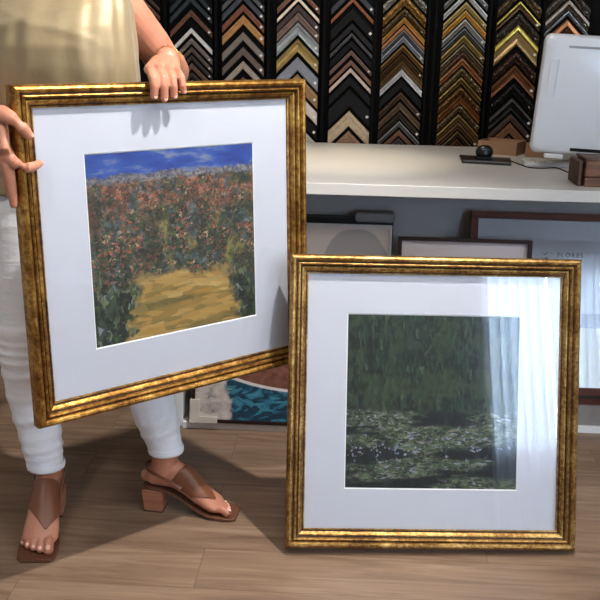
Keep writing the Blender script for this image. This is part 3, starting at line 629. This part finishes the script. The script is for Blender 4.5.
for ci, (xt, xb, nm, L_) in sorted(COL.items()):
    p0 = on_y(xt, 0, YB); p1 = on_y(xb, 145, YB); cx = (p0.x+p1.x)/2
    bd = MB().box(cx-.094, cx+.094, YB-.006, Y1-.0005, 0, 1.9).build('display_board', panelm)
    tag(bd, 'narrow black display board on the back wall behind a column of corner samples', 'display board', 'black display boards behind the moulding samples')
    for k, (ay, th, col, kind, edge, word) in enumerate(L_):
        x = xt+(xb-xt)*ay/145
        p = on_y(x, ay, YB-.025); wz = th/233/sqrt(2)
        low = p.z-HW-wz*1.42
        lab = f'{word} {KN[kind]} corner sample, {ORD[k]} from the top in the {nm} column'
        if nm != 'leftmost': lab += ' from the woman\'s arm'
        else: lab = f'{word} {KN[kind]} corner sample just behind the woman\'s upper arm, {ORD[k]} from the top'
        lab = ' '.join(lab.split()[:16])
        chevron(cx, p.z, wz, col, kind, edge, lab, 'moulding corner samples on the black wall', sticker=(ci in (0, 1, 2, 3, 7, 8) or k % 2 == 0) and th >= 4.5)
# uprights between the columns
for i, px in enumerate((167, 217, 269.5, 325, 376, 429, 436, 490, 543)):
    q = on_y(px-px*0.012+2, 72, YB)
    o = MB().box(q.x-.007, q.x+.007, YB-.022, Y1-.0005, 0, 1.9).box(q.x-.003, q.x+.003, YB-.026, YB-.022, 0, 1.9).build('display_rail', panelm, bevel=.0015)
    tag(o, 'slim black upright rail between two columns of corner samples', 'rail', 'black rails between the sample columns')

# ------------------------------------------------------------------ the woman
person = empty('person', (-.79, 2.45, 0)); tag(person, 'woman in gold sleeveless top and white trousers holding the tilted gold frame', 'person')
PO = Vector((-.79, 2.45, 0))
body = MB()
V = lambda x, y, z: Vector((x, y, z))
# trunk, neck, head
body.tube([(V(-.79, 2.47, .88), .155, .11), (V(-.79, 2.47, .98), .16, .115), (V(-.79, 2.46, 1.10), .135, .10), (V(-.79, 2.46, 1.25), .145, .105), (V(-.79, 2.47, 1.38), .16, .10), (V(-.79, 2.49, 1.46), .13, .07)], n=28, ref=(1, 0, 0))
body.tube([(V(-.79, 2.50, 1.46), .06, .06), (V(-.79, 2.49, 1.53), .052, .055), (V(-.79, 2.47, 1.60), .052, .055)], n=20)
body.tube([(V(-.79, 2.43, 1.575), .045, .045), (V(-.79, 2.44, 1.61), .062, .075), (V(-.79, 2.455, 1.66), .072, .09), (V(-.79, 2.46, 1.71), .075, .095), (V(-.79, 2.46, 1.75), .070, .088)], n=24, ref=(1, 0, 0))
body.tube([(V(-.79, 2.365, 1.69), .008, .007), (V(-.79, 2.347, 1.652), .013, .012)], n=12)
body.tube([(V(-.808, 2.362, 1.612), .006, .006), (V(-.79, 2.354, 1.611), .008, .008), (V(-.772, 2.362, 1.612), .006, .006)], n=12)
for s in (-1, 1): body.tube([(V(-.79+s*.074, 2.47, 1.645), .008, .014), (V(-.79+s*.080, 2.475, 1.68), .009, .018)], n=12)
# arms
body.tube([(V(-.650, 2.51, 1.460), .052), (V(-.615, 2.55, 1.44), .053), (V(-.562, 2.61, 1.355), .051), (V(-.528, 2.665, 1.285), .047), (V(-.518, 2.66, 1.272), .046), (V(-.505, 2.60, 1.285), .046), (V(-.496, 2.53, 1.305), .042), (V(-.488, 2.455, 1.320), .033), (V(-.485, 2.425, 1.322), .030)], n=20)
body.tube([(V(-.92, 2.51, 1.455), .050), (V(-.965, 2.52, 1.42), .049), (V(-1.01, 2.52, 1.32), .044), (V(-1.03, 2.50, 1.22), .040), (V(-1.02, 2.46, 1.205), .040), (V(-.965, 2.34, 1.205), .036), (V(-.90, 2.22, 1.20), .028), (V(-.87, 2.165, 1.197), .025)], n=20)
# frame 1 directions
fa = .735; FX = V(cos(fa), sin(fa), 0); FN = V(sin(fa), -cos(fa), 0)   # along the frame, and out of its front
F0 = V(-.4375, 2.2880, 0)
ZTOP = .465+.808*cos(.045); dz_ = .792*sin(.045)
def fp(s, d, z):   # s along the frame from its centre, d in front of its back plane, z height
    back = (z-.465)*tan(.045)
    return F0+FX*s+FN*(d-back)+V(0, 0, z)
nails = []
def finger(pts, rs, nail=None):
    P = [Vector(p) for p in pts]
    body.tube([(p, r) for p, r in zip(P, rs)], n=14)
    if nail is not None: nails.append((P[-1], (P[-1]-P[-2]).normalized(), Vector(nail), rs[-1]))
# hand on the top edge: palm behind and above, four fingers over the front
hk = []
tipz = (-.030, -.036, -.031, -.020)
for i in range(4):
    s = -.067+.0262*i
    kn = fp(s+.030, -.028, ZTOP+.024+(.004, .006, .003, -.003)[i]); kn = kn+V(0, 0, 0)
    mid = fp(s+.006, .026, ZTOP+.025-(.002, 0, .003, .006)[i])
    m2 = fp(s-.002, .049, ZTOP+.010)
    tip = fp(s-.003+.0015*i, .0505, ZTOP+tipz[i])
    hk.append(kn)
    r = (.0118, .0120, .0114, .0100)[i]
    finger([kn, fp(s+.016, .004, ZTOP+.029-(.002, 0, .003, .006)[i]), mid, m2, fp(s-.002, .0525, ZTOP-.008), tip], [r*1.05, r*1.03, r*1.02, r, r*.96, r*.86], FN)
wr = V(-.485, 2.425, 1.322)
for i in range(4):
    a = wr+FX*(-.012+.009*i)
    body.tube([(a, .017), ((a+hk[i])/2+V(0, 0, .004), .0165), (hk[i], .0125)], n=14)
body.tube([(wr+FX*.006, .016), (fp(-.010, -.046, ZTOP-.012), .013), (fp(-.020, -.024, ZTOP-.038), .0115), (fp(-.024, -.013, ZTOP-.060), .0095)], n=14)
# hand on the left edge
SL = -.4175   # outer side of the frame
zc = 1.145
w2 = V(-.87, 2.165, 1.197)
pk = fp(SL-.022, .012, 1.150)
body.tube([(w2, .028, .022), ((w2+pk)/2+V(0, 0, .006), .038, .020), (pk+V(-.004, .004, .012), .044, .0195), (pk+V(0, -.004, -.018), .040, .018), (pk+V(.002, -.004, -.04), .03, .016)], n=18, ref=(0, 0, 1))
finger([(w2+pk)/2+V(0, -.005, .028), fp(SL-.022, .030, 1.213), fp(SL-.008, .050, 1.202), fp(SL+.010, .056, 1.184), fp(SL+.025, .052, 1.166)], [.021, .019, .0158, .0138, .0112], FN*.7+V(.3, 0, .6))
finger([pk+V(0, 0, -.008), fp(SL-.016, .030, 1.118), fp(SL-.006, .049, 1.103), fp(SL+.014, .055, 1.095), fp(SL+.034, .048, 1.096), fp(SL+.052, .036, 1.100)], [.017, .0155, .0140, .0125, .0110, .0088], FN)
for i, (a, b_) in enumerate(((.000, 0), (-.010, .012), (-.016, .022))):
    finger([pk+V(-.004, .004, -.010-.006*i), fp(SL-.018-.002*i, .026-.013*i, 1.098-.004*i), fp(SL-.0135, .024-.014*i, 1.062+b_), fp(SL-.0115, .022-.014*i, 1.030+b_), fp(SL-.0105, .021-.014*i, 1.010+b_*1.5)], [.0145, .0132, .0120, .0108, .0090])
# legs and feet
FSEC = [(-.047, .110, .020, .020), (-.034, .112, .029, .031), (-.005, .120, .033, .041), (.03, .123, .032, .045), (.06, .113, .033, .043), (.09, .091, .037, .038), (.12, .066, .042, .032), (.15, .044, .047, .025), (.172, .033, .047, .018)]
def foot(hx, hy, ang, side, knee, hip, sc_=1.06):
    """side=+1: big toe at local +x"""
    R = Matrix.Rotation(ang, 3, 'Z'); T = lambda x, y, z: R @ (V(x*side, y, z)*sc_)+V(hx, hy, 0)
    body.tube([(T(0 if y < .1 else .002, y, z), rx*sc_, rz*sc_) for y, z, rx, rz in FSEC], n=24, ref=R @ V(1, 0, 0))
    an = T(0, .008, .150)
    body.tube([(T(0, .004, .118), .036), (an, .039), (T(0, .012, .185), .040)], n=20)
    k = Vector(knee); top = T(0, .012, .185)
    body.tube([(top, .040), (top.lerp(k, .25), .038), (top.lerp(k, .55), .045), (top.lerp(k, .8), .046), (k, .050), (k.lerp(Vector(hip), .4), .064), (Vector(hip), .080)], n=20)
    tips = [(.027, .158, .030, .223, .0135), (.0065, .162, .0085, .217, .0098), (-.0095, .158, -.0095, .208, .0092), (-.0245, .150, -.0265, .196, .0088), (-.037, .140, -.041, .181, .0086)]
    for i, (x0, y0, x1, y1, r) in enumerate(tips):
        base = T(x0, y0, .034 if i else .032); mid = T((x0+x1)/2, (y0+y1)/2+.004, .031); end = T(x1, y1-r, .0215)
        body.tube([(base, r*1.1*sc_), (mid, r*1.0*sc_), (end, r*1.02*sc_)], n=14)
        nails.append((end+V(0, 0, r*.25), (end-mid).normalized(), V(0, 0, 1)+ (end-mid).normalized()*.5, r*1.0))
    return T, R
TA = foot(-.850, 2.385, pi+.13, -1, (-.885, 2.37, .54), (-.88, 2.45, .90))
TB = foot(-.533, 2.463, -pi/2-.09, 1, (-.590, 2.46, .54), (-.70, 2.46, .90), .98)
bo = body.build('body', M['skin'], person, smooth=True); bo.location = -PO
remesh(bo, .0028, 3)
for c_, d, n_, r in nails:
    n_ = (n_-d*n_.dot(d)).normalized(); u = d.cross(n_)
    mb = MB(); rings = []
    for i in range(1, 5):
        a = -pi/2+pi*i/5
        rings.append([c_+d*r*.15+n_*r*.80+(d*cos(2*pi*j/12)*r*.62+u*sin(2*pi*j/12)*r*.52)*cos(a)+n_*sin(a)*r*.16 for j in range(12)])
    o = mb.loft(rings).build('nail', M['nail'], person, smooth=True); o.location = -PO
eye = simple('eye_white', S(235, 232, 228), .2); iris = simple('iris_brown', S(60, 40, 30), .2)
for s in (-1, 1):
    o = MB().ball((-.79+s*.031, 2.383, 1.685), .012, .010, .008).build('eye', eye, person, smooth=True); o.location = -PO
    q = MB().ball((-.79+s*.031, 2.3745, 1.684), .005, .003, .005).build('iris', iris, o, smooth=True)
hair = MB()
hair.tube([(V(-.79, 2.560, 1.44), .060, .018), (V(-.79, 2.560, 1.54), .085, .035), (V(-.79, 2.525, 1.62), .088, .055), (V(-.79, 2.500, 1.70), .092, .078), (V(-.79, 2.480, 1.765), .086, .092), (V(-.79, 2.470, 1.805), .055, .065)], n=32, ref=(1, 0, 0))
hair.tube([(V(-.79, 2.385, 1.775), .045, .02), (V(-.79, 2.41, 1.80), .065, .03), (V(-.79, 2.46, 1.815), .07, .03), (V(-.79, 2.52, 1.79), .07, .04)], n=24, ref=(1, 0, 0))
for s_ in (-1, 1):
    hair.tube([(V(-.79+s_*.040, 2.385, 1.785), .018, .012), (V(-.79+s_*.070, 2.405, 1.755), .022, .014), (V(-.79+s_*.086, 2.43, 1.70), .024, .015), (V(-.79+s_*.090, 2.455, 1.62), .028, .018), (V(-.79+s_*.092, 2.48, 1.54), .030, .020), (V(-.79+s_*.088, 2.50, 1.47), .024, .016), (V(-.79+s_*.085, 2.505, 1.435), .012, .010)], n=16)
ho = hair.build('hair', simple('brown_hair', S(84, 58, 40), .5, var=.3, scale=90), person, smooth=True); ho.location = -PO; remesh(ho, .006, 4)

# blouse
t = NT('gold_satin'); v = t.co()
g = t.noise(t.co(scale=(1, 1, .45)), 5, 5, .6, .6); g2 = t.noise(t.co(scale=(1, 1, .5)), 260, 3, .7); gm_ = t.noise(t.co(scale=(1, 1, .6)), 70, 4, .75)
c = t.ramp(g, [(.3, S(136, 118, 86)), (.7, S(166, 146, 106))]); c = t.mix(t.math('MULTIPLY', gm_, .5), c, S(136, 119, 90))
M['satin'] = t.pbr(c, .5, .22, t.bump(t.math('ADD', g2, t.math('MULTIPLY', gm_, .5)), .4, .0010), **{'Sheen Weight': .3})
BL = [(.965, .215, .130, .13), (1.00, .214, .132, .13), (1.08, .208, .130, .12), (1.16, .204, .132, .118), (1.24, .200, .142, .118), (1.30, .198, .153, .118), (1.35, .194, .156, .116), (1.40, .188, .146, .112), (1.44, .184, .122, .105), (1.475, .176, .098, .092), (1.50, .155, .075, .08), (1.515, .120, .062, .07), (1.525, .090, .058, .066)]
def lerp_tab(T_, z):
    for a, b_ in zip(T_, T_[1:]):
        if z <= b_[0]: u = (z-a[0])/(b_[0]-a[0]); u = max(0, u); return [p+(q-p)*u for p, q in zip(a, b_)]
    return list(T_[-1])
rings = []; N = 128; Z = [.965+(1.525-.965)*i/64 for i in range(65)]
for z in Z:
    _, rx, rf, rb = lerp_tab(BL, z); ring = []
    for j in range(N):
        a = 2*pi*j/N; ca, sa = cos(a), sin(a)
        ex = .82
        x = math.copysign(abs(ca)**ex, ca); y = math.copysign(abs(sa)**ex, sa)
        drop = max(0, min(1, (1.36-z)/.3)); 
        fold = drop*(.0060*sin(a*9+3*z)+.0035*sin(a*17-5*z+1)+.002*sin(a*31+9*z))+ (1-drop)*(.0022*sin(a*13+8*z)+.0014*sin(a*23-11*z))
        # drapes from the neckline
        dr = (.0035*math.exp(-((z-1.425-.05*ca)/.010)**2)+.003*math.exp(-((z-1.40+.06*ca)/.008)**2))*(sa < 0)*(abs(ca) < .6)
        k = 1+(fold+dr)/.16
        ring.append((rx*x*k, (rf if y < 0 else rb)*y*k, z))
    rings.append(ring)
bl = MB().loft(rings, cap=False).build('blouse', M['satin'], person, smooth=True); bl.location = (.022, .01, 0)
sd = bl.modifiers.new('thick', 'SOLIDIFY'); sd.thickness = .003; sd.offset = -1

# trousers
tr = MB(); W_ = []
def leg(pts, foldz):
    P = [Vector(p[0]) for p in pts]; out = []
    for i in range(len(P)-1):
        st = max(2, int((P[i]-P[i+1]).length/.008))
        for k in range(st):
            u = k/st; c_ = P[i].lerp(P[i+1], u); r = pts[i][1]*(1-u)+pts[i+1][1]*u
            w = 0
            for (z0, s_, amp) in foldz: w += AM*amp*math.exp(-((c_.z-z0)/s_)**2)
            out.append((c_, r+w))
    out.append((P[-1], pts[-1][1])); return out
random.seed(5)
AM = 1.6
fA = [(.585, .009, .0035), (.560, .007, .003), (.535, .008, .004), (.508, .008, .0035), (.47, .010, .0025), (.40, .01, .002), (.33, .009, .003), (.27, .009, .002), (.235, .007, .003), (.165, .010, .003), (.21, .006, .002)]
tr.tube(leg([((-.852, 2.366, .178), .0515), ((-.856, 2.369, .20), .052), ((-.869, 2.376, .30), .062), ((-.884, 2.378, .40), .069), ((-.888, 2.372, .50), .073), ((-.888, 2.372, .58), .076), ((-.885, 2.40, .70), .090), ((-.880, 2.44, .86), .108), ((-.87, 2.46, .94), .11)], fA), n=32, ends=False)
fB = [(.585, .009, .0035), (.555, .008, .004), (.52, .008, .003), (.40, .009, .002), (.30, .008, .002), (.26, .007, .0025), (.19, .009, .003)]
tr.tube(leg([((-.520, 2.463, .196), .050), ((-.524, 2.463, .22), .0515), ((-.548, 2.463, .31), .064), ((-.570, 2.462, .40), .069), ((-.590, 2.460, .50), .072), ((-.605, 2.455, .58), .076), ((-.650, 2.46, .70), .090), ((-.695, 2.46, .86), .105), ((-.71, 2.46, .94), .11)], fB), n=32, ends=False)
tr.tube([(V(-.79, 2.465, .86), .165, .115), (V(-.79, 2.465, .93), .18, .125), (V(-.79, 2.465, 1.03), .165, .115)], n=32, ref=(1, 0, 0))
t = NT('white_denim'); v = t.co(); g = t.noise(v, 420, 2); g2 = t.noise(t.co(scale=(4, 4, 22)), 1.5, 4, .6, .8)
M['denim'] = t.pbr(t.ramp(g2, [(.3, S(226, 227, 232)), (.7, S(236, 237, 240))]), .85, 0, t.bump(t.math('ADD', t.math('MULTIPLY', g, .15), g2), .5, .006))
to = tr.build('trousers', M['denim'], person, smooth=True); to.location = -PO
remesh(to, .0045, 2)
for (c_, r, tilt) in (((-.852, 2.366, .178), .0535, 0), ((-.520, 2.463, .196), .052, 0)):
    rg = []
    for (dz, dr) in ((-.004, -.004), (-.006, 0), (0, .0015), (.012, .0015), (.016, 0)):
        rg.append([(c_[0]+(r+dr)*cos(2*pi*j/40), c_[1]+(r+dr)*sin(2*pi*j/40), c_[2]+dz) for j in range(40)])
    h_ = MB().loft(rg, cap=False).build('hem', M['denim'], to, smooth=True)

# sandals
lea = simple('tan_leather', S(112, 66, 40), .42, var=.08, scale=12, bump=.15, bscale=400)
heelm = wood('stacked_heel', S(140, 86, 62), S(176, 118, 90), (1, 1, 120), .5)
solem = simple('leather_sole', S(96, 58, 38), .45)
def fsec(y):
    for a, b_ in zip(FSEC, FSEC[1:]):
        if y <= b_[0]: u = max(0, (y-a[0])/(b_[0]-a[0])); return [p+(q-p)*u for p, q in zip(a, b_)]
    return list(FSEC[-1])
def sandal(T):
    s = empty('sandal', parent=person); s.location = -PO
    # outline of the sole: (y, halfwidth left/lateral, right/medial, top z)
    SO = [(-.058, .012, .012, .084), (-.050, .026, .026, .084), (-.03, .033, .033, .084), (0, .035, .034, .081), (.04, .034, .031, .069), (.08, .037, .034, .046), (.12, .045, .042, .025), (.16, .053, .050, .0135), (.195, .053, .051, .0105), (.222, .048, .049, .010), (.238, .036, .040, .010)]
    up_, dn = [], []
    rg = []
    for (y, a, b_, z) in SO:
        th = .009
        rg.append([T(-a, y, z), T(b_, y, z), T(b_, y, z-th), T(-a, y, z-th)])
    MB().loft(rg).build('sole', solem, s, bevel=.002)
    # block heel
    MB().loft([[T(x*.030, -.022+y*.029, z) for x, y in ((-1, -1), (1, -1), (1, 1), (-1, 1))] for z in (.0, .004)]).build('heel_tip', simple('heel_rubber', S(60, 36, 26), .6), s)
    MB().loft([[T(x*(.030+.003*u), -.022-.002*u+y*(.029+.004*u), .004+.070*u) for x, y in ((-1, -1), (1, -1), (1, 1), (-1, 1))] for u in (0, .5, 1)]).build('heel', heelm, s, bevel=.002)
    # vamp: wide strap over the instep, tapering to the post beside the big toe
    pts = []; NA, NB = 36, 22
    for i in range(NA+1):
        th = radians(-112+224*i/NA)
        lowtop = abs(th)/radians(112)
        y0 = .072-.042*lowtop**1.4
        ay = th-radians(16)
        y1 = .180-.082*min(1, abs(ay)/1.75)**.70
        if y1 < y0+.012: y1 = y0+.012
        for k in range(NB+1):
            y = y0+(y1-y0)*k/NB; _, cz, rx, rz = fsec(y)
            th2 = th
            bul = .007
            pts.append(T(.002+(rx+bul)*sin(th2), y, cz+(rz+bul)*cos(th2)))
    f = [(i*(NB+1)+k, i*(NB+1)+k+1, (i+1)*(NB+1)+k+1, (i+1)*(NB+1)+k) for i in range(NA) for k in range(NB)]
    o = MB().add(pts, f).build('vamp_strap', lea, s, smooth=True); sw = o.modifiers.new('hug', 'SHRINKWRAP'); sw.target = bo; sw.wrap_mode = 'ABOVE_SURFACE'; sw.offset = .0022; sm_ = o.modifiers.new('s', 'SMOOTH'); sm_.iterations = 3; sm_.factor = .4; q = o.modifiers.new('t', 'SOLIDIFY'); q.thickness = .0025; q.offset = 0
    MB().tube([(T(.016, .170, .050), .003, .002), (T(.0175, .182, .036), .0028), (T(.0175, .186, .012), .0028)], n=10).build('toe_post', lea, s, smooth=True)
    # slingback
    loop = []
    for i in range(25):
        a = -pi/2*1.0+pi*i/24*1.0
        x = .039*sin(a*1.0) ; y = -.010-.040*cos(a) ; z = .128-.010*(1-cos(a))*0
        loop.append((x, y, z))
    pl = [(-.040, .070, .096), (-.039, .040, .112)]+[(x, y, .134+.014*cos(a_)) for (x, y, z), a_ in zip(loop, [-pi/2+pi*i/24 for i in range(25)])]+[(.039, .040, .112), (.040, .070, .096)]
    ringp = []
    for i, p in enumerate(pl):
        a_ = Vector(pl[max(0, i-1)]); b2 = Vector(pl[min(len(pl)-1, i+1)]); d = (b2-a_).normalized(); o_ = Vector((p[0], p[1]+.01, 0)).normalized(); u_ = d.cross(o_).normalized()
        P_ = Vector(p); ringp.append([T(*(P_+u_*.0042+o_*.0012)), T(*(P_-u_*.0042+o_*.0012)), T(*(P_-u_*.0042-o_*.0012)), T(*(P_+u_*.0042-o_*.0012))])
    MB().loft(ringp).build('slingback_strap', lea, s, smooth=False)
sandal(TA[0]); sandal(TB[0])
# bracelet and ring
def torus(c_, ax, R_, r, name, m, parent, sx=1):
    ax = Vector(ax).normalized(); u = ax.orthogonal().normalized(); w = ax.cross(u); rg = []
    for i in range(36):
        a = 2*pi*i/36; d = u*cos(a)+w*sin(a)
        rg.append([Vector(c_)+d*(R_+r*cos(2*pi*j/8))+ax*r*sin(2*pi*j/8) for j in range(8)])
    rg.append(rg[0]); o = MB().loft(rg, cap=False).build(name, m, parent, smooth=True); o.location = -PO; return o
gj = simple('gold_chain', S(226, 180, 110), .25, 1)
torus((-.4868, 2.442, 1.3205), (-.05, .99, -.06), .0345, .0012, 'bracelet', gj, person)

# ------------------------------------------------------------------ colour management
vs = sc.view_settings; vs.view_transform = 'Standard'; vs.look = 'None'; vs.gamma = 1; vs.use_curve_mapping = False; vs.exposure = -0.05
